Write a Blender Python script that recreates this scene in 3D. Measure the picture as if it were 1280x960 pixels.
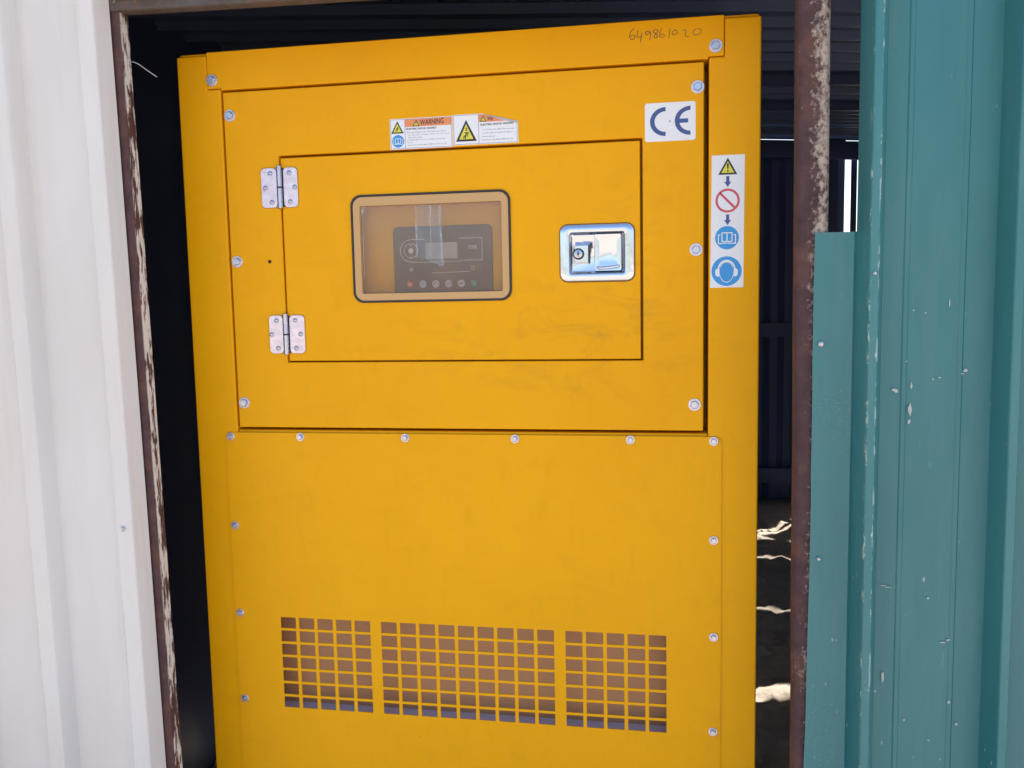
import bpy, bmesh, math, random
from mathutils import Vector, Matrix, noise
random.seed(7)
S = bpy.context.scene
for o in list(bpy.data.objects): bpy.data.objects.remove(o)
COL = S.collection
R = math.radians

# ------------------------------------------------------------------ camera, sky, sun, exposure
cam_d = bpy.data.cameras.new('camera'); cam = bpy.data.objects.new('camera', cam_d); COL.objects.link(cam)
S.camera = cam
cam_d.sensor_fit = 'HORIZONTAL'; cam_d.sensor_width = 36.0
cam_d.lens = 36.0 * 1110.136 / 1280.0
cam_d.clip_start = 0.02; cam_d.clip_end = 3000
yaw, pitch, roll = R(10.3524), R(5.8460), R(-1.1246)
fwd = Vector((-math.sin(yaw)*math.cos(pitch), math.cos(yaw)*math.cos(pitch), -math.sin(pitch)))
rgt = Vector((math.cos(yaw), math.sin(yaw), 0)); upv = rgt.cross(fwd)
r2 = math.cos(roll)*rgt + math.sin(roll)*upv; u2 = -math.sin(roll)*rgt + math.cos(roll)*upv
cam.matrix_world = Matrix(((r2.x, u2.x, -fwd.x, 0.8631), (r2.y, u2.y, -fwd.y, -1.4887), (r2.z, u2.z, -fwd.z, 1.55), (0, 0, 0, 1)))

SUN_EL, SUN_AZ = R(60), R(35)          # the sun stands behind the shed, the front is in open shade
W = bpy.data.worlds.new('World'); S.world = W; W.use_nodes = True
wn = W.node_tree.nodes; wl = W.node_tree.links
sky = wn.new('ShaderNodeTexSky'); sky.sky_type = 'NISHITA'; sky.sun_disc = False
sky.sun_elevation = SUN_EL; sky.sun_rotation = SUN_AZ; sky.dust_density = 2.0; sky.air_density = 1.0
wl.new(sky.outputs[0], wn['Background'].inputs[0]); wn['Background'].inputs[1].default_value = 0.13
sun_d = bpy.data.lights.new('sun', 'SUN'); sun_d.energy = 4.0; sun_d.angle = R(0.5); sun_d.color = (1, .95, .87)
sun = bpy.data.objects.new('sun', sun_d); COL.objects.link(sun)
sdir = Vector((math.sin(SUN_AZ)*math.cos(SUN_EL), math.cos(SUN_AZ)*math.cos(SUN_EL), math.sin(SUN_EL)))
sun.rotation_euler = sdir.to_track_quat('Z', 'Y').to_euler(); sun.location = sdir*30

S.render.engine = 'CYCLES'
S.view_settings.view_transform = 'Standard'; S.view_settings.look = 'None'
S.view_settings.gamma = 1; S.view_settings.use_curve_mapping = False
S.view_settings.exposure = 1.45
S.cycles.max_bounces = 10; S.cycles.diffuse_bounces = 5; S.cycles.transparent_max_bounces = 12

# ------------------------------------------------------------------ materials
M = {}
class NT:
    def __init__(s, name):
        m = bpy.data.materials.new(name); m.use_nodes = True; M[name] = m
        s.m = m; s.n = m.node_tree.nodes; s.l = m.node_tree.links; s.b = s.n['Principled BSDF']
        s.out = s.n['Material Output']
    def set(s, **k):
        for a, v in k.items(): s.b.inputs[a.replace('_', ' ')].default_value = v
    def pos(s, scale=(1, 1, 1), off=(0, 0, 0)):
        g = s.n.new('ShaderNodeNewGeometry'); mp = s.n.new('ShaderNodeMapping')
        mp.inputs['Scale'].default_value = scale; mp.inputs['Location'].default_value = off
        s.l.new(g.outputs['Position'], mp.inputs[0]); return mp.outputs[0]
    def noise(s, vec, scale, detail=4, rough=.55, dist=0):
        n = s.n.new('ShaderNodeTexNoise'); s.l.new(vec, n.inputs['Vector'])
        n.inputs['Scale'].default_value = scale; n.inputs['Detail'].default_value = detail
        n.inputs['Roughness'].default_value = rough; n.inputs['Distortion'].default_value = dist
        return n.outputs[0]
    def voro(s, vec, scale, out='Distance'):
        n = s.n.new('ShaderNodeTexVoronoi'); s.l.new(vec, n.inputs['Vector']); n.inputs['Scale'].default_value = scale
        return n.outputs[out]
    def ramp(s, fac, stops):
        n = s.n.new('ShaderNodeValToRGB'); e = n.color_ramp.elements
        while len(e) < len(stops): e.new(.5)
        for i, (p, c) in enumerate(stops):
            e[i].position = p; e[i].color = (c, c, c, 1) if isinstance(c, (int, float)) else (*c, 1)
        s.l.new(fac, n.inputs[0]); return n.outputs[0]
    def mix(s, fac, a, b):
        n = s.n.new('ShaderNodeMix'); n.data_type = 'RGBA'
        for sock, v in ((n.inputs[0], fac), (n.inputs[6], a), (n.inputs[7], b)):
            if hasattr(v, 'is_linked'): s.l.new(v, sock)
            elif isinstance(v, (int, float)): sock.default_value = v
            else: sock.default_value = (*v, 1)
        return n.outputs[2]
    def math(s, op, a, b=0.0):
        n = s.n.new('ShaderNodeMath'); n.operation = op
        for i, v in enumerate((a, b)):
            if hasattr(v, 'is_linked'): s.l.new(v, n.inputs[i])
            else: n.inputs[i].default_value = v
        return n.outputs[0]
    def xyz(s):
        g = s.n.new('ShaderNodeNewGeometry'); x = s.n.new('ShaderNodeSeparateXYZ')
        s.l.new(g.outputs['Position'], x.inputs[0]); return x.outputs
    def band(s, v, c, w):   # 1 near v == c, 0 further than w
        d = s.math('ABSOLUTE', s.math('SUBTRACT', v, c))
        return s.ramp(s.math('DIVIDE', d, w), [(0, 1.0), (1, 0.0)])
    def to(s, sock, name): s.l.new(sock, s.b.inputs[name])
    def bump(s, h, strength=.2, dist=.002):
        n = s.n.new('ShaderNodeBump'); n.inputs['Strength'].default_value = strength; n.inputs['Distance'].default_value = dist
        s.l.new(h, n.inputs['Height']); s.l.new(n.outputs[0], s.b.inputs['Normal'])

def plain(name, col, rough=.5, metal=0.0, spec=.5):
    t = NT(name); t.set(Base_Color=(*col, 1), Roughness=rough, Metallic=metal, Specular_IOR_Level=spec); return t.m

def yellow_paint():
    t = NT('yellow_paint')
    p = t.pos()
    big = t.noise(p, 2.3, 5, .6)
    c = t.mix(t.ramp(big, [(.3, 0), (.7, 1)]), (.80, .360, .001), (.87, .410, .0015))
    fine = t.noise(t.pos((1, 1, .35)), 38, 5, .65)                    # faint dusty grime
    c = t.mix(t.math('MULTIPLY', t.ramp(fine, [(.54, 0), (.8, 1)]), .20), c, (.55, .29, .02))
    smear = t.noise(t.pos((1, 1, 2.2), (3, 0, 1)), 9, 6, .7, .6)      # greasy finger smears
    X, Y_, Z = t.xyz()        # most of it round the latch and under the little door
    near = t.math('ADD', t.math('MULTIPLY', t.band(Z, 1.47, .13), t.band(X, .66, .28)), t.math('MULTIPLY', t.band(X, .80, .09), t.band(Z, 1.60, .2)))
    near = t.math('MINIMUM', t.math('ADD', t.math('MULTIPLY', near, 1.0), .16), 1)
    c = t.mix(t.math('MULTIPLY', t.math('MULTIPLY', t.ramp(smear, [(.50, 0), (.70, 1)]), near), .36), c, (.34, .18, .03))
    v = t.voro(t.pos(off=(.31, 0, .17)), 16)                          # sparse small chips
    sel = t.noise(t.pos(off=(5, 0, 2)), 7, 2)
    chip = t.math('MULTIPLY', t.ramp(v, [(.035, 1), (.05, 0)]), t.ramp(sel, [(.57, 0), (.6, 1)]))
    c = t.mix(chip, c, (.10, .06, .03))
    t.to(c, 'Base Color')
    t.to(t.ramp(fine, [(.3, .42), (.8, .58)]), 'Roughness')
    t.set(Specular_IOR_Level=.16)
    h = t.math('ADD', t.math('MULTIPLY', t.noise(p, 420, 2), .10), t.noise(p, 5.5, 2))
    t.bump(h, .12, .004)
    return t.m

def white_sheet():
    t = NT('white_sheet_paint')
    big = t.noise(t.pos((1, 1, .25)), 5, 5, .6)
    c = t.mix(t.ramp(big, [(.35, 0), (.7, 1)]), (.69, .655, .63), (.60, .57, .545))
    st = t.noise(t.pos((1, 1, .06), (2, 0, 0)), 26, 5, .65)           # run-off streaks
    c = t.mix(t.math('MULTIPLY', t.ramp(st, [(.56, 0), (.75, 1)]), .34), c, (.56, .44, .33))
    sp = t.noise(t.pos((1, 1, .5), (1, 4, 2)), 17, 6, .75)            # small rust stains
    c = t.mix(t.math('MULTIPLY', t.ramp(sp, [(.70, 0), (.78, 1)]), .55), c, (.34, .20, .11))
    # broken lines of grime along the left fold of each rib
    tc = t.n.new('ShaderNodeTexCoord'); sx = t.n.new('ShaderNodeSeparateXYZ'); t.l.new(tc.outputs['Object'], sx.inputs[0])
    u = t.math('FRACT', t.math('DIVIDE', t.math('ADD', sx.outputs[0], .1646*8-.6+.0525), .1646))
    ln = t.ramp(t.math('ABSOLUTE', t.math('SUBTRACT', u, .5)), [(.486, 0), (.5, 1)])
    br = t.ramp(t.noise(t.pos((1, 1, .35), (6, 2, 4)), 15, 5, .75), [(.52, 0), (.66, 1)])
    c = t.mix(t.math('MULTIPLY', t.math('MULTIPLY', ln, br), .75), c, (.22, .17, .14))
    pk = t.noise(t.pos((1, 1, .5), (9, 9, 1)), 3.2, 4, .6)
    c = t.mix(t.math('MULTIPLY', t.ramp(pk, [(.48, 0), (.68, 1)]), .30), c, (.60, .50, .44))
    t.to(c, 'Base Color'); t.set(Roughness=.30, Specular_IOR_Level=.5)
    t.bump(t.noise(t.pos((1, 1, .3)), 9, 3), .25, .006)
    return t.m

def green_sheet():
    t = NT('green_sheet_paint')
    X, Y, Z = t.xyz()
    big = t.noise(t.pos((1, 1, .22)), 6, 5, .6)
    c = t.mix(t.ramp(big, [(.3, 0), (.72, 1)]), (.031, .166, .178), (.048, .202, .214))
    dust = t.noise(t.pos((1, 1, .12), (0, 3, 0)), 30, 5, .6)
    c = t.mix(t.math('MULTIPLY', t.ramp(dust, [(.5, 0), (.8, 1)]), .18), c, (.24, .30, .31))
    # scratches and pale specks, more of them low on the sheet
    low = t.ramp(t.math('DIVIDE', t.math('SUBTRACT', 1.75, Z), 1.1), [(0, 0), (.35, .35), (1, 1)])
    v1 = t.math('ADD', t.voro(t.pos((1, 1, .45)), 62), t.math('MULTIPLY', t.math('SUBTRACT', t.noise(t.pos(), 260, 3), .5), .16)); s1 = t.noise(t.pos(off=(4, 1, 7)), 11, 3)
    k1 = t.math('MULTIPLY', t.ramp(v1, [(.07, 1), (.12, 0)]), t.ramp(t.math('ADD', s1, t.math('MULTIPLY', low, .16)), [(.63, 0), (.68, .8)]))
    v2 = t.voro(t.pos((1.6, 1.6, 1.6), (.2, .5, .1)), 170); s2 = t.noise(t.pos(off=(9, 1, 3)), 6, 3)
    k2 = t.math('MULTIPLY', t.ramp(v2, [(.08, .7), (.2, 0)]), t.ramp(t.math('ADD', s2, t.math('MULTIPLY', low, .22)), [(.62, 0), (.86, 1)]))
    v3 = t.noise(t.pos((1, 1, .16), (7, 2, 5)), 74, 6, .8); s3 = t.noise(t.pos(off=(2, 8, 1)), 7.5, 2)
    k3 = t.math('MULTIPLY', t.ramp(v3, [(.645, 0), (.68, 1)]), t.ramp(s3, [(.55, 0), (.62, 1)]))
    # chipped paint along the sharp fold of the rib
    e = t.math('MULTIPLY', t.band(X, 1.1378, .0022), t.ramp(t.noise(t.pos((1, 1, .5)), 55, 5, .8), [(.53, 0), (.58, 1)]))
    e2 = t.math('MULTIPLY', t.band(X, 1.1262, .0020), t.ramp(t.noise(t.pos((1, 1, .5), (3, 3, 3)), 60, 5, .8), [(.55, 0), (.6, 1)]))
    k = t.math('MINIMUM', t.math('ADD', t.math('ADD', k1, k2), t.math('ADD', t.math('MULTIPLY', k3, .7), t.math('ADD', e, e2))), 1)
    c = t.mix(t.math('MULTIPLY', k, .75), c, (.55, .60, .56))
    t.to(c, 'Base Color')
    t.to(t.ramp(dust, [(.3, .34), (.8, .55)]), 'Roughness'); t.set(Specular_IOR_Level=.5)
    t.bump(t.noise(t.pos((1, 1, .4)), 8, 3), .5, .008)
    return t.m

def rusty(name, flake_lo, flake_hi, off, stretch, base=(.085, .048, .043), paint=(.60, .56, .48), sc=90, xmask=None, ymask=None):
    t = NT(name); p = t.pos()
    n = t.noise(p, 40, 6, .7)
    c = t.mix(t.ramp(n, [(.3, 0), (.7, 1)]), base, tuple(min(1, v*1.9) for v in base))
    c = t.mix(t.math('MULTIPLY', t.ramp(t.noise(t.pos(off=(1, 2, 3)), 14, 5, .7), [(.5, 0), (.7, 1)]), .5), c, (.20, .085, .045))
    fl = t.noise(t.pos((1, 1, stretch), off), sc, 7, .72)
    pat = t.noise(t.pos((1, 1, .8), (off[1], off[0], off[2])), 7, 4, .7)
    f = t.math('ADD', t.math('MULTIPLY', fl, .62), t.math('MULTIPLY', pat, .38))
    if xmask:
        X, Y, Z = t.xyz()
        m = t.ramp(t.math('DIVIDE', t.math('SUBTRACT', X, xmask[0]), xmask[1]-xmask[0]), [(0, 0), (1, 1)])
        f = t.math('ADD', t.math('MULTIPLY', f, .8), t.math('MULTIPLY', m, .13))
    k = t.ramp(f, [(flake_lo, 0), (flake_hi, 1)])
    if ymask:
        X, Y, Z = t.xyz(); k = t.math('MULTIPLY', k, t.ramp(t.math('DIVIDE', t.math('SUBTRACT', Y, ymask[0]), ymask[1]-ymask[0]), [(0, 0), (1, 1)]))
    c = t.mix(k, c, paint)
    t.to(c, 'Base Color'); t.set(Roughness=.75, Specular_IOR_Level=.3)
    t.bump(t.math('ADD', fl, n), .5, .002)
    return t.m

def dirt():
    t = NT('dirt'); p = t.pos()
    a = t.noise(p, 1.3, 8, .65); b = t.noise(p, 22, 8, .7)
    c = t.mix(t.ramp(a, [(.35, 0), (.65, 1)]), (.40, .335, .27), (.50, .43, .35))
    c = t.mix(t.math('MULTIPLY', t.ramp(b, [(.45, 0), (.7, 1)]), .5), c, (.30, .235, .18))
    t.to(c, 'Base Color'); t.set(Roughness=.95, Specular_IOR_Level=.2)
    t.bump(b, .6, .02); return t.m

def chrome(name, col=(.82, .84, .88), rough=.2):
    t = NT(name); n = t.noise(t.pos((1, 1, 2)), 60, 4)
    t.to(t.ramp(n, [(.3, rough*.75), (.75, rough*1.5)]), 'Roughness')
    t.set(Base_Color=(*col, 1), Metallic=1.0); t.bump(t.noise(t.pos(), 26, 2), .12, .003); return t.m

def dusty_pane(name, haze, amount, tint=(1, 1, 1)):
    t = NT(name); n, l = t.n, t.l
    tr = n.new('ShaderNodeBsdfTransparent'); tr.inputs[0].default_value = (*tint, 1)
    df = n.new('ShaderNodeBsdfDiffuse'); df.inputs[0].default_value = (*haze, 1)
    gl = n.new('ShaderNodeBsdfGlossy'); gl.inputs['Roughness'].default_value = .08
    fr = n.new('ShaderNodeFresnel'); fr.inputs[0].default_value = 1.5
    m1 = n.new('ShaderNodeMixShader'); m2 = n.new('ShaderNodeMixShader')
    d = t.noise(t.pos((1, 1, .6)), 24, 5, .6)
    l.new(t.ramp(d, [(.3, amount*.75), (.7, min(1, amount*1.3))]), m1.inputs[0])
    l.new(tr.outputs[0], m1.inputs[1]); l.new(df.outputs[0], m1.inputs[2])
    l.new(fr.outputs[0], m2.inputs[0]); l.new(m1.outputs[0], m2.inputs[1]); l.new(gl.outputs[0], m2.inputs[2])
    l.new(m2.outputs[0], t.out.inputs[0]); return t.m

yellow_paint(); white_sheet(); green_sheet(); dirt()
rusty('rusty_post_white', .485, .515, (2, 5, 1), .16, base=(.060, .030, .030), paint=(.70, .69, .68), sc=120, ymask=(-.1528, -.1495))
rusty('rusty_post_speckled', .475, .56, (7, 1, 4), .75, base=(.052, .027, .029), paint=(.46, .38, .31), sc=150, xmask=(1.0467, 1.0687))
rusty('rusty_beam', .60, .66, (3, 3, 9), .6, base=(.062, .052, .050))
chrome('chrome', (.60, .63, .70), .13); chrome('zinc', (.48, .50, .60), .30); chrome('satin_steel', (.70, .61, .67), .42)
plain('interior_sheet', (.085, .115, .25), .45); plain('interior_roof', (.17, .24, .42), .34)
plain('rubber', (.022, .022, .030), .55); plain('black_plastic', (.040, .028, .050), .4); plain('skid_black', (.02, .02, .02), .5)
plain('dark_gap', (.012, .010, .010), .8)
plain('sticker_white', (.80, .81, .84), .35); plain('sticker_fold', (.60, .60, .62), .4); plain('ink_black', (.018, .018, .025), .4); plain('ink_grey', (.42, .43, .48), .5)
plain('ink_orange', (.78, .27, .10), .4); plain('ink_yellow', (.72, .66, .05), .4); plain('ink_blue', (.030, .30, .70), .4)
plain('ink_navy', (.050, .085, .28), .4); plain('ink_red', (.62, .07, .10), .4); plain('marker', (.10, .055, .035), .6)
plain('lcd', (.42, .42, .40), .3); plain('print_pale', (.75, .75, .78), .5); plain('button_pale', (.62, .60, .66), .4)
plain('button_red', (.55, .05, .06), .4); plain('button_green', (.02, .25, .17), .4)
plain('bezel_plastic', (.56, .33, .13), .35); plain('foam_grey', (.55, .55, .66), .8); plain('shaded_yellow', (.50, .26, .12), .6); plain('bare_metal', (.42, .46, .44), .5); plain('wire_grey', (.45, .45, .48), .5)
plain('reflection_pale', (.72, .72, .74), .5)
dusty_pane('window_pane', (.55, .35, .24), .14)

# ------------------------------------------------------------------ mesh helpers
ORG = {}
def empty(name, loc, label, cat, group=None):
    o = bpy.data.objects.new(name, None); COL.objects.link(o); o.location = loc; ORG[o.name] = Vector(loc)
    o.empty_display_size = .1
    return tag(o, label, cat, group)
def tag(o, label=None, cat=None, group=None, kind=None):
    if label: o['label'] = label
    if cat: o['category'] = cat
    if group: o['group'] = group
    if kind: o['kind'] = kind
    return o
def build(name, bm, mat, parent=None, bevel=0, seg=2, smooth=True, origin=None, angle=32):
    bmesh.ops.recalc_face_normals(bm, faces=bm.faces)
    return link(name, bm, mat, parent, bevel, seg, smooth, origin, angle)
def link(name, bm, mat, parent=None, bevel=0, seg=2, smooth=True, origin=None, angle=32):
    vs = [v.co for v in bm.verts]
    lo = Vector([min(v[i] for v in vs) for i in range(3)]); hi = Vector([max(v[i] for v in vs) for i in range(3)])
    c = Vector(origin) if origin is not None else (lo+hi)/2
    bmesh.ops.translate(bm, verts=bm.verts, vec=-c)
    me = bpy.data.meshes.new(name); bm.to_mesh(me); bm.free()
    if smooth:
        for p in me.polygons: p.use_smooth = True
        me.set_sharp_from_angle(angle=R(angle))
    me.materials.append(M[mat])
    o = bpy.data.objects.new(name, me); COL.objects.link(o)
    ORG[o.name] = c
    if parent is not None:
        o.parent = parent; o.location = c - ORG[parent.name]
    else: o.location = c
    if bevel:
        b = o.modifiers.new('bevel', 'BEVEL'); b.width = bevel; b.segments = seg; b.limit_method = 'ANGLE'; b.angle_limit = R(40)
        b.harden_normals = True
    return o
def copy_part(src, loc, parent):
    """a copy of a part (and its sub-parts) at world position loc"""
    c = src.copy(); COL.objects.link(c); c.parent = parent; c.location = Vector(loc)-ORG[parent.name]; ORG[c.name] = Vector(loc)
    for ch in src.children:
        d = ch.copy(); COL.objects.link(d); d.parent = c; ORG[d.name] = Vector(loc)+ch.location
    return c
def box(bm, x0, x1, y0, y1, z0, z1):
    v = [bm.verts.new(p) for p in ((x0, y0, z0), (x1, y0, z0), (x1, y1, z0), (x0, y1, z0), (x0, y0, z1), (x1, y0, z1), (x1, y1, z1), (x0, y1, z1))]
    for f in ((0, 3, 2, 1), (4, 5, 6, 7), (0, 1, 5, 4), (1, 2, 6, 5), (2, 3, 7, 6), (3, 0, 4, 7)): bm.faces.new([v[i] for i in f])
def plate(xs, zs, keep, y0, y1):
    """sheet in the xz plane with real holes; front y0, back y1"""
    bm = bmesh.new(); g = {}
    def V(i, k, s):
        if (i, k, s) not in g: g[i, k, s] = bm.verts.new((xs[i], y1 if s else y0, zs[k]))
        return g[i, k, s]
    nx, nz = len(xs)-1, len(zs)-1
    K = lambda i, k: 0 <= i < nx and 0 <= k < nz and keep(i, k)
    for i in range(nx):
        for k in range(nz):
            if not K(i, k): continue
            bm.faces.new((V(i, k, 0), V(i+1, k, 0), V(i+1, k+1, 0), V(i, k+1, 0)))
            bm.faces.new((V(i, k, 1), V(i, k+1, 1), V(i+1, k+1, 1), V(i+1, k, 1)))
            if not K(i-1, k): bm.faces.new((V(i, k, 0), V(i, k+1, 0), V(i, k+1, 1), V(i, k, 1)))
            if not K(i+1, k): bm.faces.new((V(i+1, k, 0), V(i+1, k, 1), V(i+1, k+1, 1), V(i+1, k+1, 0)))
            if not K(i, k-1): bm.faces.new((V(i, k, 0), V(i, k, 1), V(i+1, k, 1), V(i+1, k, 0)))
            if not K(i, k+1): bm.faces.new((V(i, k+1, 0), V(i+1, k+1, 0), V(i+1, k+1, 1), V(i, k+1, 1)))
    return bm
def rr(x0, x1, z0, z1, r, y, n=6):
    pts = []
    for cx, cz, a0 in ((x1-r, z1-r, 0), (x0+r, z1-r, 90), (x0+r, z0+r, 180), (x1-r, z0+r, 270)):
        for i in range(n+1):
            a = R(a0+90*i/n); pts.append((cx+r*math.cos(a), y, cz+r*math.sin(a)))
    return pts
def circ(cx, cz, r, y, n=24, a0=0):
    return [(cx+r*math.cos(a0+2*math.pi*i/n), y, cz+r*math.sin(a0+2*math.pi*i/n)) for i in range(n)]
def loft(loops, cap0=False, cap1=False, closed=False, bm=None):
    bm = bm or bmesh.new()
    L = [[bm.verts.new(p) for p in lp] for lp in loops]
    n = len(L[0]); pairs = list(zip(L, L[1:])) + ([(L[-1], L[0])] if closed else [])
    for a, b in pairs:
        for i in range(n): bm.faces.new((a[i], a[(i+1) % n], b[(i+1) % n], b[i]))
    if cap0: bm.faces.new(L[0])
    if cap1: bm.faces.new(L[-1])
    return bm
def tube(bm, pts, r, n=8):
    pts = [Vector(p) for p in pts]; loops = []
    for i, p in enumerate(pts):
        d = (pts[min(i+1, len(pts)-1)]-pts[max(i-1, 0)]).normalized()
        a = d.cross(Vector((.3, .9, .2))).normalized(); b = d.cross(a)
        loops.append([p+r*(math.cos(2*math.pi*k/n)*a+math.sin(2*math.pi*k/n)*b) for k in range(n)])
    return loft(loops, True, True, bm=bm)
def extrude_profile(prof, z0, z1, th, zs=None):
    """folded sheet: profile of (x, y) points drawn from z0 to z1, thickness th towards +y; zs adds rows"""
    bm = bmesh.new(); rows = zs or [z0, z1]
    F = [[bm.verts.new((x, y, z)) for x, y in prof] for z in rows]
    B = [[bm.verts.new((x, y+th, z)) for x, y in prof] for z in rows]
    n = len(prof)
    for r in range(len(rows)-1):
        for i in range(n-1):
            bm.faces.new((F[r][i], F[r][i+1], F[r+1][i+1], F[r+1][i])); bm.faces.new((B[r][i], B[r+1][i], B[r+1][i+1], B[r][i+1]))
        bm.faces.new((F[r][0], F[r+1][0], B[r+1][0], B[r][0])); bm.faces.new((F[r][-1], B[r][-1], B[r+1][-1], F[r+1][-1]))
    for i in range(n-1):
        bm.faces.new((F[0][i], B[0][i], B[0][i+1], F[0][i+1])); bm.faces.new((F[-1][i], F[-1][i+1], B[-1][i+1], B[-1][i]))
    return bm

# ------------------------------------------------------------------ ground
def axis(coarse, a, b, step):
    n = int(round((b-a)/step)); return sorted([c for c in coarse if c < a-1e-6 or c > b+1e-6] + [a+step*i for i in range(n+1)])
far = [-1500, -700, -300, -120, -50, -20, -10, -6, -4, -3, -2, -1, 0, 1, 2, 3, 4, 6, 8, 12, 20, 50, 120, 300, 700, 1500]
gx = axis(far, .6, 2.4, .022); gy = axis(far, 1.0, 4.8, .022)
bm = bmesh.new(); G = []
def gz(x, y):
    inside = max(0, min(1, (x-.6)/.3, (2.4-x)/.3, (y-1.0)/.3, (4.8-y)/.3))
    if inside <= 0: return 0.0
    return inside*(.035*noise.noise((x*3, y*3, 1))+.03*noise.noise((x*9, y*9, 4))+.016*noise.noise((x*24, y*24, 2)))
for x in gx: G.append([bm.verts.new((x, y, gz(x, y))) for y in gy])
for i in range(len(gx)-1):
    for j in range(len(gy)-1): bm.faces.new((G[i][j], G[i+1][j], G[i+1][j+1], G[i][j+1]))
tag(build('ground', bm, 'dirt', origin=(0, 0, 0)), kind='structure')

# ------------------------------------------------------------------ shed: front cladding, posts, beam
YW = -.160                                   # plane of the cladding's pans; front moved here by scaling about the camera
prof = []
for k in range(-6, 1):                       # white sheet, ribs every 165 mm
    b = k*.1646
    prof += [(b-.0656, YW), (b-.0531, YW-.0225), (b-.0512, YW-.024), (b-.0245, YW-.024), (b-.0226, YW-.0225), (b-.0097, YW)]
prof = [(prof[0][0]-.03, YW)] + prof
prof[-1] = (-.0105, YW+.001)
ZR = [0, .3, .6, .9, 1.2, 1.5, 1.8, 2.1, 2.36]
bm = extrude_profile(prof, 0, 2.3, .0008, ZR)
for v in bm.verts:                           # sheet steel is never quite flat
    v.co.y += .0025*noise.noise((v.co.x*5, v.co.z*1.6, 3)); v.co.x += .0020*noise.noise((v.co.x*2, v.co.z*1.3, 8))
white = build('wall_cladding', bm, 'white_sheet_paint', origin=(-.6, YW, 0), angle=20)
tag(white, 'white painted ribbed steel wall sheet beside the left of the opening', 'wall')
def screw(parent, x, z, y, mat='zinc', r=.0052):
    b = loft([circ(x, z, r*1.35, y, 16), circ(x, z, r*1.35, y-.001, 16), circ(x, z, r*.95, y-.0015, 16), circ(x, z, r*.8, y-.004, 16)], False, True)
    return build('screw', b, mat, parent)
screw(white, -.0400, 1.166, YW-.0252, r=.0030)
white.rotation_euler = (0, R(-.75), 0); white.location.x += .0183

def green_profile(x0, n, lead):
    p = list(lead)
    for k in range(n):
        b = x0+k*.1818
        p += [(b, YW), (b+.0088, YW-.044), (b+.0102, YW-.046), (b+.0205, YW-.046), (b+.0219, YW-.044), (b+.036, YW)]
        for m in (.067, .140):
            p += [(b+m-.0045, YW), (b+m-.0025, YW-.0013), (b+m+.0025, YW-.0013), (b+m+.0045, YW)]
    return p
gp = green_profile(1.1166, 6, [])
gp = gp[:-8]
bm = extrude_profile(gp, 0, 2.3, .0008, [0, .3, .6, .9, 1.2, 1.5, 1.8, 2.1, 2.30])
for v in bm.verts: v.co.y += .002*noise.noise((v.co.x*4, v.co.z*1.5, 5)); v.co.x += .0022*noise.noise((v.co.x*2, v.co.z*1.7, 6))
green = build('wall_cladding', bm, 'green_sheet_paint', origin=(1.6, YW, 0), angle=20)
tag(green, 'teal green ribbed steel wall sheet at the right of the opening', 'wall')
# the sheet's first pan, cut away above shoulder height, its edge snipped unevenly
zz = [.0+.04*i for i in range(41)]; zz[-1] = 1.6265
bm = bmesh.new(); rows = []
for z in zz:
    xe = 1.0601-.0053*max(0, (1.15-z)/.4) + .0014*noise.noise((z*7, 2, 1)) + .0007*noise.noise((z*31, 5, 1))
    xr = 1.1172+.0022*noise.noise((1.1166*2, z*1.7, 6)); yy = YW+.002*noise.noise((1.1166*4, z*1.5, 5))
    t1 = .0012*noise.noise((z*3, 9, 2))
    rows.append([(xe, yy-.0012+t1, z), (xe+.012, yy-.0004+t1, z), (xe+.030, yy+.0004, z), (xr-.010, yy-.0002, z), (xr-.004, yy-.0022, z), (xr-.0002, yy-.0006, z)])
F = [[bm.verts.new(p) for p in r] for r in rows]; B = [[bm.verts.new((p[0], p[1]+.0009, p[2])) for p in r] for r in rows]
for r in range(len(rows)-1):
    for i in range(5):
        bm.faces.new((F[r][i], F[r][i+1], F[r+1][i+1], F[r+1][i])); bm.faces.new((B[r][i], B[r+1][i], B[r+1][i+1], B[r][i+1]))
    bm.faces.new((F[r][0], F[r+1][0], B[r+1][0], B[r][0]))
for i in range(5): bm.faces.new((F[-1][i], F[-1][i+1], B[-1][i+1], B[-1][i]))
lip = build('edge_strip', bm, 'green_sheet_paint', green, angle=25)
screw(green, 1.0709, 1.4690, YW-.0018, r=.0028); screw(green, 1.0723, 1.1540, YW-.0018, 'zinc', .0020)
screw(green, 1.1320, 1.5670, YW-.0465, r=.0018)

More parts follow.
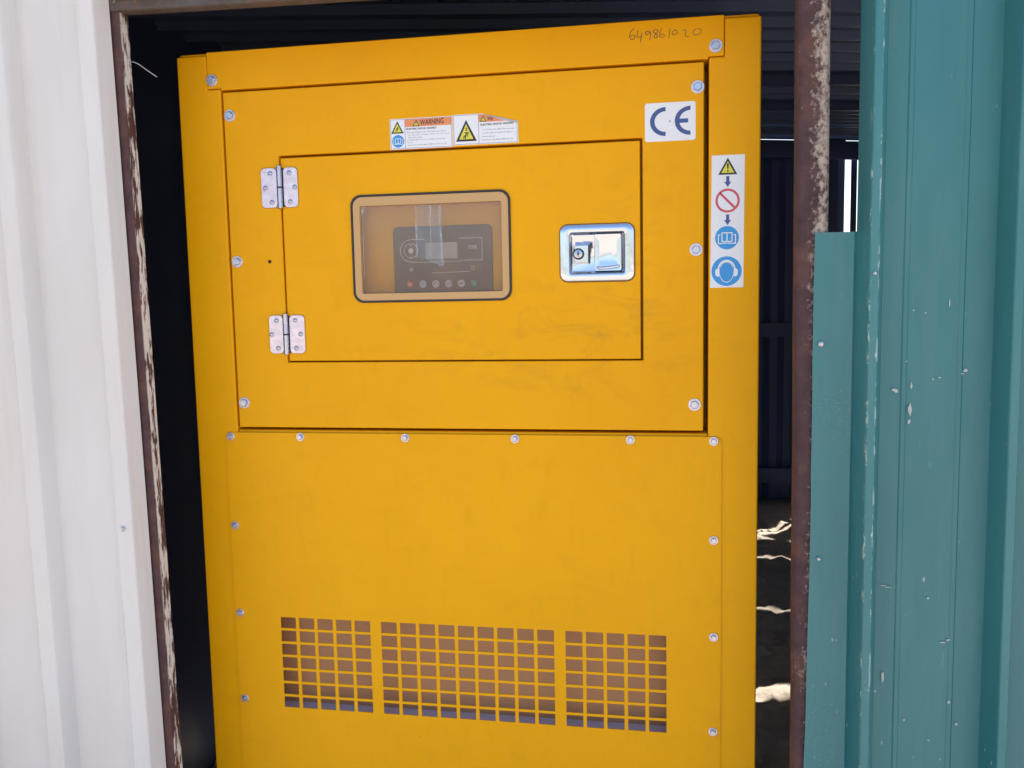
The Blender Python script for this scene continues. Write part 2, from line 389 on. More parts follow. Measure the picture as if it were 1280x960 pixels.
# knocks that went through the paint
bm = bmesh.new(); rnd = random.Random(4)
for x, z, a, b in ((1.1724, 1.4022, 0.0055, 0.0034), (1.1923, 1.3748, 0.0033, 0.0103), (1.1916, 1.3577, 0.0022, 0.0046), (1.1936, 1.4090, 0.0016, 0.0069), (1.2644, 1.4303, 0.0044, 0.0023), (1.2603, 1.4258, 0.0022, 0.0017), (1.1941, 1.5149, 0.0014, 0.0015), (1.2099, 1.5113, 0.0014, 0.0015), (1.2408, 1.5241, 0.0010, 0.0057), (1.1692, 1.1150, 0.0055, 0.0011), (1.1626, 1.1171, 0.0044, 0.0010), (1.2451, 1.0360, 0.0044, 0.0014), (1.2525, 1.0400, 0.0033, 0.0017), (1.1644, 0.9806, 0.0022, 0.0103), (1.2239, 1.1006, 0.0022, 0.0023), (1.2302, 1.4203, 0.0022, 0.0016), (1.2219, 1.4180, 0.0014, 0.0015), (1.1864, 1.4430, 0.0013, 0.0014), (1.0987, 1.0319, 0.0011, 0.0011), (1.2563, 0.9463, 0.0028, 0.0034), (1.1958, 0.9153, 0.0016, 0.0017), (1.2296, 0.8870, 0.0022, 0.0014), (1.2670, 0.9142, 0.0022, 0.0023)):
    k = 9; bm.faces.new([bm.verts.new((x+a*rnd.uniform(.45, 1.1)*math.cos(2*math.pi*i/k), YW-.0022, z+b*rnd.uniform(.45, 1.1)*math.sin(2*math.pi*i/k))) for i in range(k)])
tag(build('paint_chips', bm, 'bare_metal', green, smooth=False), kind='stuff')
# green sheet over the opening
bm = extrude_profile([(-.0125, YW), (.0, YW)]+[q for k in range(6) for q in ((.02+k*.182, YW), (.034+k*.182, YW-.025), (.056+k*.182, YW-.025), (.07+k*.182, YW))]+[(1.115, YW)], 2.0235, 2.36, .0008)
for v in bm.verts:
    if v.co.z < 2.1: v.co.z -= .018*(v.co.x+.01)
    v.co.y -= .003
tag(build('lintel_cladding', bm, 'green_sheet_paint'), 'narrow teal green sheet above the rusty beam over the opening', 'wall')

def rhs(name, x0, x1, y0, y1, z0, z1, r, mat, label, tilt=0):
    loops = []
    n = max(2, int((z1-z0)/.05))
    for i in range(n+1):
        z = z0+(z1-z0)*i/n
        w = .0006*noise.noise((z*5, x0, 2))
        loops.append([(p[0]+w, p[2], z) for p in rr(x0, x1, y0, y1, r, 0, 5)])
    o = build(name, loft(loops, True, True), mat, origin=((x0+x1)/2, (y0+y1)/2, z0))
    o.rotation_euler = (0, tilt, 0)
    return tag(o, label, 'post')
lp = rhs('door_post', -.044, .0019, YW+.006, YW+.033, 0, 2.05, .003, 'rusty_post_white', 'rusty steel post with flaking white paint beside the white sheet', R(-.75))
lp.location.x += .0183
rp = rhs('door_post', 1.0395, 1.0845, YW+.005, YW+.050, 0, 2.25, .011, 'rusty_post_speckled', 'rusty brown steel post with speckled flaking paint behind the green sheet', R(-.3))
rp.location.x += .005
bm = bmesh.new()
loops = []
for i in range(25):
    x = -.036+1.12*i/24; dz = -.0195*(x+.02)+.0012*noise.noise((x*4, 1, 1))
    loops.append([(x, p[0], p[2]+dz) for p in rr(YW+.002, YW+.030, 2.0085, 2.046, .004, 0, 4)])
tag(build('lintel_beam', loft(loops, True, True), 'rusty_beam'), 'rusty grey brown steel beam across the top of the opening', 'beam')

# ------------------------------------------------------------------ shed: roof, side walls, back wall
def zr(x, y): return 2.235+.094*y-.065*x
YB = 5.2
roof = empty('shed_roof', (1.0, 2.5, 2.4), 'dark ribbed sheet roof underside behind the top of the yellow cabinet', 'roof')
def roof_sheet(y0, y1, x0=-.75, x1=2.75, dz=0, k0=0, k1=0):
    ys = [y0]; y = y0+.05
    while y < y1-.03:
        ys += [y-.02, y-.008, y+.008, y+.02]; y += .195
    ys.append(y1)
    bm = bmesh.new(); rows = []
    for i, y in enumerate(ys):
        down = 0
        if 0 < i < len(ys)-1 and (i-1) % 4 in (1, 2): down = -.024
        kk = k0 if i == 0 else (k1 if i == len(ys)-1 else 0)
        rows.append([(x, y+kk*(x-1.9), zr(x, y)+down+dz) for x in (x0, (x0+x1)/2, x1)])
    A = [[bm.verts.new(p) for p in r] for r in rows]; Bk = [[bm.verts.new((p[0], p[1], p[2]+.001)) for p in r] for r in rows]
    for r in range(len(rows)-1):
        for i in range(2):
            bm.faces.new((A[r][i], A[r+1][i], A[r+1][i+1], A[r][i+1])); bm.faces.new((Bk[r][i], Bk[r][i+1], Bk[r+1][i+1], Bk[r+1][i]))
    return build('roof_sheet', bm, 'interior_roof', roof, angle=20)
def added_purlin(y, h=.032):
    bm = bmesh.new(); v = []
    for x in (-.7, 2.7):
        for yy, d in ((y, -.027), (y+.04, -.027), (y+.04, -.027-h), (y, -.027-h)): v.append(bm.verts.new((x, yy, zr(x, yy)+d)))
    for i in range(4): bm.faces.new((v[i], v[(i+1) % 4], v[4+(i+1) % 4], v[4+i]))
    bm.faces.new(v[:4]); bm.faces.new(v[4:])
    return build('added_purlin', bm, 'interior_sheet', roof)
# sheets part company at three laps: sun falls through onto the floor
roof_sheet(-.19, 2.15); roof_sheet(2.15, 2.42, -.75, .30); roof_sheet(2.15, 2.42, .50); roof_sheet(2.42, 3.00, k1=.22)  # square opening between short sheets added out of view, to brighten the left gap
roof_sheet(3.085, 4.035, k0=.22); roof_sheet(4.050, 4.90); roof_sheet(4.92, YB+.06)
for y in (1.9, 2.78): added_purlin(y)  # bars added under the roof to hide a bright gap from the camera
def wall_panel(name, x0, x1, z0, z1a, z1b, y, mat, parent):
    n = max(2, int(round((x1-x0)/.05))); bm = bmesh.new(); F = []; B = []
    for i in range(n+1):
        x = x0+(x1-x0)*i/n; t = i/n; d = .012 if (i % 4) in (0, 1) else -.012
        if n == 2: d = 0
        top = z1a+(z1b-z1a)*t
        F.append([bm.verts.new((x, y+d, z)) for z in (z0, top)]); B.append([bm.verts.new((x, y+d+.001, z)) for z in (z0, top)])
    for i in range(n):
        bm.faces.new((F[i][0], F[i+1][0], F[i+1][1], F[i][1])); bm.faces.new((B[i][0], B[i][1], B[i+1][1], B[i+1][0]))
    return build(name, bm, mat, parent, angle=20)
back = empty('back_wall', (1.0, YB, 0), 'dark back wall of the shed with bright daylight slits, behind the cabinet', 'wall')
# slit under the roof: wall top lies 10 mm below it; three upright gaps at the right
zt = lambda x: 2.600-.0655*(x-1.47)
SX = [(-.75, 2.055), (2.093, 2.135), (2.19, 2.75)]
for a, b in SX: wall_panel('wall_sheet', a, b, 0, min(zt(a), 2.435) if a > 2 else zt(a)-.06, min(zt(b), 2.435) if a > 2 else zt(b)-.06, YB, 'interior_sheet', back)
# the rail that closes the upright gaps off above, and the strip below the slit
def quad_bar(name, x0, x1, za0, za1, zb0, zb1, y0, y1, mat, parent):
    bm = bmesh.new()
    v = [bm.verts.new(p) for p in ((x0, y0, za0), (x1, y0, zb0), (x1, y1, zb0), (x0, y1, za0), (x0, y0, za1), (x1, y0, zb1), (x1, y1, zb1), (x0, y1, za1))]
    for f in ((0, 3, 2, 1), (4, 5, 6, 7), (0, 1, 5, 4), (1, 2, 6, 5), (2, 3, 7, 6), (3, 0, 4, 7)): bm.faces.new([v[i] for i in f])
    return build(name, bm, mat, parent)
quad_bar('top_rail', -.75, 2.75, zt(-.75)-.13, zt(-.75)-.006, zt(2.75)-.13, zt(2.75)-.006, YB-.06, YB-.02, 'interior_sheet', back)
quad_bar('eaves_rail', -.75, 2.75, zt(-.75)+.006, zt(-.75)+.10, zt(2.75)+.006, zt(2.75)+.10, YB-.061, YB-.021, 'interior_sheet', back)
quad_bar('slit_block', 1.80, 2.045, zt(1.8)-.007, zt(1.8)+.007, zt(2.045)-.007, zt(2.045)+.007, YB-.055, YB-.025, 'interior_sheet', back)
quad_bar('girt', -.75, 2.75, .13, .24, .13, .24, YB-.07, YB-.014, 'interior_sheet', back)
quad_bar('girt', -.75, 2.75, 1.20, 1.30, 1.20, 1.30, YB-.07, YB-.014, 'interior_sheet', back)
def side_wall(x, label):
    bm = bmesh.new(); n = 56; F = []; B = []
    for i in range(n+1):
        y = -.15+(YB-.03+.15)*i/n; d = .012 if (i % 4) in (0, 1) else -.012
        F.append([bm.verts.new((x+d, y, z)) for z in (0, zr(x, y)+.02)]); B.append([bm.verts.new((x+d+.001, y, z)) for z in (0, zr(x, y)+.02)])
    for i in range(n):
        bm.faces.new((F[i][0], F[i+1][0], F[i+1][1], F[i][1])); bm.faces.new((B[i][0], B[i][1], B[i+1][1], B[i+1][0]))
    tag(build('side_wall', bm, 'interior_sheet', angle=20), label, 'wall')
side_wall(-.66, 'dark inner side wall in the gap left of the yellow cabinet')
side_wall(2.66, 'dark inner side wall far right behind the green sheet')

# stray bit of wire on the left post
bm = bmesh.new(); tube(bm, [(-0.0150, -0.127, 1.9381), (-0.0053, -0.122, 1.9381), (-0.0000, -0.117, 1.9358), (0.0107, -0.110, 1.9266), (0.0231, -0.103, 1.9172)], .0008, 6)
tag(build('tie_wire', bm, 'wire_grey'), 'short bent end of pale wire sticking out of the left post', 'wire')

# ------------------------------------------------------------------ the generator cabinet
C = empty('generator_cabinet', (.5, .8, 0), 'yellow steel generator cabinet with hinged control door and vent grille', 'generator')
Y = 'yellow_paint'
# body, lid, skid
bm = bmesh.new(); box(bm, .003, .997, .09, 1.6, .16, 1.972); build('body', bm, Y, C, .004)
bm = bmesh.new(); box(bm, .004, .996, .006, 1.6, 1.9757, 1.9797); build('lid', bm, Y, C, .0015)
bm = bmesh.new(); box(bm, .02, .98, .02, 1.58, .0, .158); build('skid', bm, 'skid_black', C, .003)
# corner posts: folded columns, narrower at the top where the rail laps over them
for sgn in (0, 1):
    mx = (lambda x: 1-x) if sgn else (lambda x: x)
    pts = [(0, .16), (.0805, .16), (.0805, 1.9165), (.0565, 1.9165), (.0565, 1.9752), (0, 1.9752)]
    loops = [[(mx(x), 0.0, z) for x, z in pts], [(mx(x), .088, z) for x, z in pts]]
    build('corner_post', loft(loops, True, True), Y, C, .0032, 3)
# top rail
pts = [(.0572, 1.9175), (.0815, 1.9175), (.0815, 1.9140), (.9185, 1.9140), (.9185, 1.9175), (.9428, 1.9175), (.9428, 1.9800), (.0572, 1.9800)]
build('top_rail', loft([[(x, -.0004, z) for x, z in pts], [(x, .05, z) for x, z in pts]], True, True), Y, C, .0022, 3)
# rail between the two panels
bm = bmesh.new(); box(bm, .081, .919, .0035, .05, 1.290, 1.3115); build('cross_rail', bm, Y, C, .002, 3)
# upper panel with the door opening
px0, px1, pz0, pz1 = .0843, .9115, 1.3165, 1.9100
dx0, dx1, dz0, dz1 = .1868, .8100, 1.4368, 1.7925
build('upper_panel', plate([px0, dx0-.0032, dx1+.0040, px1], [pz0, dz0-.0026, dz1+.0042, pz1], lambda i, k: not (i == 1 and k == 1), .0006, .022), Y, C, .0018, 3)
# compartment behind the door
bm = bmesh.new(); box(bm, .0835, .9135, .0295, .034, 1.32, 1.905); build('backing_plate', bm, Y, C)
# door, with the window cut-out
wx0, wx1, wz0, wz1 = .3280, .5800, 1.5530, 1.7050
door = build('door', plate([dx0, wx0, wx1, .6915, .7865, dx1], [dz0, wz0, 1.5785, 1.6490, wz1, dz1], lambda i, k: not (i == 1 and 1 <= k <= 3) and not (i == 3 and k == 2), .0004, .018), Y, C, .0018, 3)
# lower panel laid over the posts; three punched grilles
gx_groups = [(.1480, .3210, 5), (.3416, .6574, 9), (.6774, .8509, 5)]
lx = [.0575]; 
for a, b, n in gx_groups: lx += [a, b]
lx += [.9415]
GZ0, GZ1 = .7890, .9626
lz = [.17, GZ0, GZ1, 1.3070]
hole = {1, 3, 5}
bm = plate(lx, lz, lambda i, k: not (k == 1 and i in hole), -.0022, -.0004)
cv = [e for e in bm.edges if abs(e.verts[0].co.z-1.307) < 1e-6 and abs(e.verts[1].co.z-1.307) < 1e-6 and abs(e.verts[0].co.x-e.verts[1].co.x) < 1e-6 and (e.verts[0].co.x < .06 or e.verts[0].co.x > .94)]
bmesh.ops.bevel(bm, geom=cv, offset=.011, segments=5, affect='EDGES', profile=.5)
low = build('lower_panel', bm, Y, C)
for gi, (a, b, n) in enumerate(gx_groups):
    wb = .0062; cw = ((b-a)-(n-1)*wb)/n
    xs = [a]
    for i in range(n):
        xs.append(xs[-1]+cw)
        if i < n-1: xs.append(xs[-1]+wb)
    hb = .0046; rows_n = 7; chh = ((GZ1-GZ0)-(rows_n-1)*hb)/rows_n
    zs = [GZ0]
    for i in range(rows_n):
        zs.append(zs[-1]+chh)
        if i < rows_n-1: zs.append(zs[-1]+hb)
    build('grille', plate(xs, zs, lambda i, k: i % 2 == 1 or k % 2 == 1, -.0022, -.0004), Y, low, smooth=False)
# air box behind the grilles
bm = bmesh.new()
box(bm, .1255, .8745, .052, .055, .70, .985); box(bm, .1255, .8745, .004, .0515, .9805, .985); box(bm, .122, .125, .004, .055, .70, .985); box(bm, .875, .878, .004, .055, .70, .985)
build('air_box', bm, 'shaded_yellow', C, smooth=False)  # yellow inside; its shade is put into the colour as brown
bm = bmesh.new(); box(bm, .1255, .8745, .004, .0515, .770, .7750); build('air_box_floor', bm, 'foam_grey', C)

# ---- bolts
def bolt(x, z, y, D):
    w = loft([circ(x, z, D/2, y, 28), circ(x, z, D/2, y-.0009, 28), circ(x, z, D/2-.0005, y-.0014, 28)], False, True)
    r = D*.335
    hd = loft([circ(x, z, r*1.18, y-.0013, 24), circ(x, z, r*1.18, y-.0022, 24)], False, True)
    loft([circ(x, z, r, y-.0021, 6, .3), circ(x, z, r, y-.0052, 6, .3), circ(x, z, r*.86, y-.0060, 6, .3)], False, True, bm=hd)
    loft([circ(x, z, r*.62, y-.0061, 16), circ(x, z, r*.55, y-.0056, 16)], False, True, bm=hd)
    b = build('bolt', hd, 'zinc', C, origin=(x, y, z)); build('washer', w, 'satin_steel', b, origin=(x, y, z))
    return b
big = [(.0660, 1.9318, -.0004), (.9297, 1.9330, -.0004), (.0960, 1.8700, .0006), (.9018, 1.8715, .0006), (.0962, 1.6152, .0006), (.8996, 1.6144, .0006), (.0962, 1.3612, .0006), (.8976, 1.3603, .0006)]
small = [(.0672, 1.2995), (.2025, 1.2998), (.3987, 1.3000), (.5949, 1.3004), (.7919, 1.3005), (.9286, 1.2996), (.0668, 1.1335), (.0680, .9672), (.0687, .8008), (.9292, 1.1320), (.9296, .9641), (.9290, .7965)]
p0 = bolt(*big[0], .0212)
for x, z, y in big[1:]:
    b = copy_part(p0, (x, y, z), C); b.rotation_euler = (0, random.uniform(0, 1.04), 0)
q0 = bolt(small[0][0], small[0][1], -.0022, .0156)
for x, z in small[1:]:
    b = copy_part(q0, (x, -.0022, z), C); b.rotation_euler = (0, random.uniform(0, 1.04), 0)
bm = loft([circ(.1582, 1.6139, .0032, .0004, 16), circ(.1582, 1.6139, .0022, .0002, 16), circ(.1582, 1.6139, .0019, .0005, 16)], False, True)
build('rivet_hole', bm, 'dark_gap', C)

# ---- hinges
def hinge(x0, x1, z0, z1, kx):
    yb = -.0004
    bm = loft([rr(x0, kx-.0060, z0, z1, .0075, yb), rr(x0, kx-.0060, z0, z1, .0075, yb-.0016), rr(x0+.0006, kx-.0066, z0+.0006, z1-.0006, .007, yb-.0022)], False, True)
    loft([rr(kx+.0060, x1, z0, z1, .0075, yb), rr(kx+.0060, x1, z0, z1, .0075, yb-.0016), rr(kx+.0066, x1-.0006, z0+.0006, z1-.0006, .007, yb-.0022)], False, True, bm=bm)
    h = build('hinge', bm, 'satin_steel', C)
    zm = z0+(z1-z0)*.5
    b = bmesh.new(); box(b, kx-.0066, kx+.0066, yb-.0010, yb+.0002, z0+.0015, z1-.0015); build('knuckle_shade', b, 'rubber', h)  # dark strip standing in for the shade either side of the knuckle
    for a, b in ((z0-.002, zm-.0008), (zm+.0008, z1+.003)):
        r = .0047
        lp = [[(kx+rad*math.cos(2*math.pi*i/20), yb-.0042+rad*math.sin(2*math.pi*i/20), z) for i in range(20)] for rad, z in ((r*.85, a), (r, a+.0008), (r, b-.0008), (r*.85, b))]
        build('knuckle', loft(lp, True, True), 'zinc', h)
    lp = [[(kx+.0042*math.cos(2*math.pi*i/20), yb-.0042+.0042*math.sin(2*math.pi*i/20), z) for i in range(20)] for z in (zm-.0008, zm+.0008)]
    build('pin', loft(lp, True, True), 'rubber', h)
    for dx, f in ((-.0178, .86), (-.0278, .50), (-.0165, .14), (.0178, .86), (.0268, .50), (.0178, .14)):
        sx, sz = kx+dx, z0+(z1-z0)*f
        b = loft([circ(sx, sz, .0046, yb-.0022, 18), circ(sx, sz, .0040, yb-.0034, 18), circ(sx, sz, .0028, yb-.0038, 18), circ(sx, sz, .0016, yb-.0026, 18)], False, True)
        build('screw', b, 'zinc', h)
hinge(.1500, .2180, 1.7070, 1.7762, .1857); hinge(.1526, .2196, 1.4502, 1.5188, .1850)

# ---- window
gy0 = .0004
bm = loft([rr(.3132, .5944, 1.5378, 1.7234, .0185, gy0), rr(.3132, .5944, 1.5378, 1.7234, .0185, gy0-.0025), rr(.3142, .5934, 1.5388, 1.7224, .0178, gy0-.0034), rr(.3162, .5914, 1.5408, 1.7204, .0165, gy0-.0034), rr(.3170, .5906, 1.5416, 1.7196, .016, gy0-.0022), rr(.3170, .5906, 1.5416, 1.7196, .016, gy0)])
win = build('window', bm, 'rubber', C)
bm = loft([rr(.3171, .5905, 1.5417, 1.7195, .0158, gy0-.0018), rr(.3290, .5790, 1.5536, 1.7046, .0030, gy0-.0021), rr(.3298, .5782, 1.5544, 1.7038, .0025, gy0+.004), rr(.3298, .5782, 1.5544, 1.7038, .0025, gy0+.012)])
build('bezel', bm, 'bezel_plastic', win)
bm = loft([rr(.3299, .5781, 1.5545, 1.7037, .002, .0034), rr(.3299, .5781, 1.5545, 1.7037, .002, .0046)], True, True)
build('pane', bm, 'window_pane', win, smooth=False)
# window reflections painted as pale streaks and a bluish patch, plus corner residue
def ribbon(pts, w, y, mat, name, parent):
    bm = bmesh.new(); a = []
    for i, (x, z) in enumerate(pts):
        k = w*(.6+.8*abs(noise.noise((x*90, z*140, 3))))
        a.append((bm.verts.new((x-k, y, z)), bm.verts.new((x+k, y, z))))
    for p, q in zip(a, a[1:]): bm.faces.new((p[0], p[1], q[1], q[0]))
    return build(name, bm, mat, parent)
t = NT('reflection_thin'); n_, l_ = t.n, t.l
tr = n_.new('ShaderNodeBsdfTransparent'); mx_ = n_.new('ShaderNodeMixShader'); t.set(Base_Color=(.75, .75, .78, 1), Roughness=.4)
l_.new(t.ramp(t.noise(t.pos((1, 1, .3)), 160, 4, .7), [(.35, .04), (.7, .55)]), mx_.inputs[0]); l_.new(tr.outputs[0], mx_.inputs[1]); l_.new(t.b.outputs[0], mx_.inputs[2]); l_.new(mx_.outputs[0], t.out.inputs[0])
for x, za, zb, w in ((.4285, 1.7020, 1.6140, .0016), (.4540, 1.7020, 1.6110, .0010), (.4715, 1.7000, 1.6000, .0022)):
    ribbon([(x+.0022*noise.noise((x*40, i*.5, 1))+(.004*(i/14)**3 if x > .46 else 0), za+(zb-za)*i/14) for i in range(15)], w, .0030, 'reflection_thin', 'reflection_streak', win)
ribbon([(.3325+.0008*noise.noise((i*.7, 1, 1)), 1.702-.0045*i) for i in range(28)], .0010, .0030, 'reflection_thin', 'reflection_streak', win)
t = NT('reflection_haze'); tr = t.n.new('ShaderNodeBsdfTransparent'); mx_ = t.n.new('ShaderNodeMixShader'); t.set(Base_Color=(.42, .50, .60, 1), Roughness=.3)
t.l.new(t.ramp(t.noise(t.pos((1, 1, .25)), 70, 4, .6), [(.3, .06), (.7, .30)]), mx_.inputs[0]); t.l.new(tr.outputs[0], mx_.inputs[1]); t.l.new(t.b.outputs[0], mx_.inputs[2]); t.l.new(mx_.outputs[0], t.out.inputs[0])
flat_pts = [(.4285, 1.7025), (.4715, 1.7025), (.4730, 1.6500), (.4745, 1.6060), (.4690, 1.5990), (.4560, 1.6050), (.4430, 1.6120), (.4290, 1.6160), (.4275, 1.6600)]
bm = bmesh.new(); bm.faces.new([bm.verts.new((x, .0032, z)) for x, z in flat_pts]).normal_update(); bmesh.ops.triangulate(bm, faces=bm.faces, ngon_method='EAR_CLIP'); build('reflection_patch', bm, 'reflection_haze', win)
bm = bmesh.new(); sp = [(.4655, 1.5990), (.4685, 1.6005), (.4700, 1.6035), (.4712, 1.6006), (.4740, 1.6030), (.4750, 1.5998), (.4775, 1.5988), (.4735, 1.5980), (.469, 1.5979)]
bm.faces.new([bm.verts.new((x, .0029, z)) for x, z in sp]); build('reflection_scuff', bm, 'reflection_thin', win)
ribbon([(.4290+.0455*i/12, 1.6150-.0150*(i/12)+.0015*noise.noise((i*.8, 3, 3))) for i in range(13)], .0009, .0028, 'reflection_thin', 'reflection_streak', win)
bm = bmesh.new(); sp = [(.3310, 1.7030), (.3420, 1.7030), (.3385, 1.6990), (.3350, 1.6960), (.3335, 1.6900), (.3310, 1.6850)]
bm.faces.new([bm.verts.new((x, .0029, z)) for x, z in sp]); build('reflection_scuff', bm, 'reflection_thin', win)

# ---- controller behind the window
CY = .0250  # controller brought nearer the pane, its coordinates scaled about the camera
bm = loft([rr(.3796, .5564, 1.5354, 1.6686, .008, .0294), rr(.3796, .5564, 1.5354, 1.6686, .008, CY+.001), rr(.3805, .5554, 1.5364, 1.6676, .0072, CY)], False, True)
ctl = build('controller', bm, 'black_plastic', C)
def flat(name, polys, mat, parent, y, origin=None):
    bm = bmesh.new()
    for k, poly in enumerate(polys): bm.faces.new([bm.verts.new((x, y-1.2e-5*(k % 13), z)) for x, z in poly])
    for f in bm.faces: f.normal_update()
    bmesh.ops.triangulate(bm, faces=[f for f in bm.faces if len(f.verts) > 4], ngon_method='EAR_CLIP')
    for f in bm.faces:
        f.normal_update()
        if f.normal.y > 0: f.normal_flip()
    return link(name, bm, mat, parent, smooth=False)
def rect(x0, x1, z0, z1): return [(x0, z0), (x1, z0), (x1, z1), (x0, z1)]
def disc(cx, cz, r, n=28, ez=1): return [(cx+r*math.cos(2*math.pi*i/n), cz+ez*r*math.sin(2*math.pi*i/n)) for i in range(n)]
def arc(cx, cz, r0, r1, a0, a1, n=24, ez=1):
    out = []
    for i in range(n):
        a, b = R(a0+(a1-a0)*i/n), R(a0+(a1-a0)*(i+1)/n)
        out.append([(cx+r*math.cos(t), cz+ez*r*math.sin(t)) for r, t in ((r0, a), (r1, a), (r1, b), (r0, b))])
    return out
def stroke(pts, w):
    out = []
    for (x0, z0), (x1, z1) in zip(pts, pts[1:]):
        dx, dz = x1-x0, z1-z0; L = math.hypot(dx, dz) or 1e-9; nx, nz = -dz/L*w/2, dx/L*w/2; ex, ez = dx/L*w*.3, dz/L*w*.3
        out.append([(x0-nx-ex, z0-nz-ez), (x1-nx+ex, z1-nz+ez), (x1+nx+ex, z1+nz+ez), (x0+nx-ex, z0+nz-ez)])
    return out
def outline(pts, w): return stroke(list(pts)+[pts[0], ], w)
def text(name, s, x0, x1, z0, h, mat, parent, y, shear=0, bold=0.0):
    cu = bpy.data.curves.new('t', 'FONT'); cu.body = s; cu.offset = bold; cu.resolution_u = 3
    to = bpy.data.objects.new('t', cu); COL.objects.link(to)
    bpy.context.view_layer.update()
    me = to.evaluated_get(bpy.context.evaluated_depsgraph_get()).to_mesh()
    vs = [v.co.copy() for v in me.vertices]; fs = [tuple(p.vertices) for p in me.polygons]
    bpy.data.objects.remove(to); bpy.data.curves.remove(cu)
    ax, bx = min(v.x for v in vs), max(v.x for v in vs); az, bz = min(v.y for v in vs), max(v.y for v in vs)
    bm = bmesh.new(); V = []
    for v in vs:
        u = (v.x-ax)/(bx-ax); w = (v.y-az)/(bz-az); V.append(bm.verts.new((x0+u*(x1-x0), y, z0+w*h+shear*u)))
    for f in fs:
        try: bm.faces.new([V[i] for i in f])
        except ValueError: pass
    for f in bm.faces:
        f.normal_update()
        if f.normal.y > 0: f.normal_flip()
    return link(name, bm, mat, parent, smooth=False)
flat('screen', [rect(.4379, .4952, 1.6122, 1.6399)], 'lcd', ctl, CY-.0006)
ol = [(.4053, 1.6081), (.5389, 1.6081), (.5389, 1.6462), (.4053, 1.6462)]
flat('printed_outline', stroke([(.4131, 1.6462), (.4349, 1.6462)], .0011)+stroke([(.4986, 1.6462), (.5389, 1.6462), (.5389, 1.6081), (.4986, 1.6081)], .0011)+stroke([(.4131, 1.6073), (.4349, 1.6064), (.4986, 1.6064)], .0009)+arc(.4116, 1.6268, .0188, .0198, 80, 280, 18)+stroke([(.4490, 1.5874), (.5151, 1.5889)], .0009), 'print_pale', ctl, CY-.0005)
flat('navigation_pad', arc(.4116, 1.6268, .0120, .0128, 0, 360, 24)+[disc(.4116, 1.6268, .0046, 16)]+[rect(.4097, .4136, 1.6350, 1.6363), rect(.4097, .4136, 1.6146, 1.6159)], 'print_pale', ctl, CY-.0006)
text('printed_logo', 'DSE', .5153, .5297, 1.6277, .0062, 'print_pale', ctl, CY-.0006, bold=.02)
for k, (bx, mt) in enumerate(((.4084, 'button_red'), (.4316, 'button_pale'), (.4549, 'button_pale'), (.4779, 'button_pale'), (.5008, 'button_pale'), (.5237, 'button_green'))):
    b = loft([circ(bx, 1.5685, .0066, CY, 20), circ(bx, 1.5685, .0064, CY-.0010, 20), circ(bx, 1.5685, .0056, CY-.0014, 20)], False, True)
    bo = build('button', b, mt, ctl)
    ic = [arc(bx, 1.5685, .0020, .0030, 0, 360, 12), stroke([(bx-.002, 1.5660), (bx-.002, 1.5709), (bx+.002, 1.5709), (bx+.002, 1.5660)], .0009), arc(bx, 1.5685, .0022, .0031, -60, 210, 12),
          stroke([(bx-.003, 1.5699), (bx, 1.5670), (bx+.003, 1.5699)], .0010), [rect(bx-.003, bx-.0004, 1.5670, 1.5699), rect(bx+.0006, bx+.003, 1.5670, 1.5699)], [rect(bx-.0005, bx+.0006, 1.5651, 1.5719)]][k]
    flat('button_icon', ic, 'black_plastic' if k in (1, 2, 3, 4) else 'print_pale', ctl, CY-.0018)
flat('printed_icon', stroke([(.4092, 1.5971), (.4092, 1.5923), (.4131, 1.5923), (.4131, 1.5971)], .0012), 'print_pale', ctl, CY-.0005)
flat('printed_icon', arc(.5214, 1.5942, .0026, .0034, 0, 360, 12), 'print_pale', ctl, CY-.0005)

# ---- latch
ly = .0004
bx = (.6772, .8004, 1.5668, 1.6608); ix = (.6938, .7842, 1.5806, 1.6466)
def gr(b, d): return (b[0]+d, b[1]-d, b[2]+d, b[3]-d)
bm = loft([rr(*bx, .013, ly), rr(*bx, .013, ly-.0020), rr(*gr(bx, .0012), .0122, ly-.0034), rr(*gr(ix, -.0025), .0055, ly-.0040), rr(*gr(ix, -.0008), .0045, ly-.0032), rr(*ix, .004, ly-.0015), rr(*gr(ix, .001), .0035, ly+.0120), rr(*gr(ix, .003), .003, ly+.0135)], False, True)
latch = build('latch', bm, 'chrome', C, angle=50)
bm = loft([rr(.6776-.0016, .8004+.0012, 1.5668-.0014, 1.6608+.0012, .0142, ly+.0002), rr(.6776-.0014, .8004+.0010, 1.5668-.0012, 1.6608+.0010, .0140, ly-.0008), rr(.6790, .7990, 1.5690, 1.6590, .0120, ly-.0008)])
build('gasket', bm, 'rubber', latch)
bm = bmesh.new(); box(bm, .7010, .7245, ly-.001, ly+.012, 1.5975, 1.6270); build('lock_body', bm, 'chrome', latch, .0012)
bm = bmesh.new(); box(bm, .7247, .7265, ly+.001, ly+.012, 1.5978, 1.6268); build('lock_side', bm, 'rubber', latch)
kx, kz = .7080, 1.6125
bm = loft([circ(kx, kz, .0094, ly-.001, 28), circ(kx, kz, .0094, ly-.0050, 28), circ(kx, kz, .0086, ly-.0056, 28), circ(kx, kz, .0072, ly-.0056, 28)], False, True)
build('key_collar', bm, 'rubber', latch)
bm = loft([circ(kx, kz, .0072, ly-.0054, 28), circ(kx, kz, .0070, ly-.0064, 28), circ(kx, kz, .0062, ly-.0068, 28)], False, True)
build('key_cylinder', bm, 'zinc', latch)
flat('keyhole', [rect(kx-.0008, kx+.0008, kz-.0042, kz+.0042), rect(kx-.0018, kx+.0018, kz-.0014, kz+.0014)], 'ink_black', latch, ly-.0071)
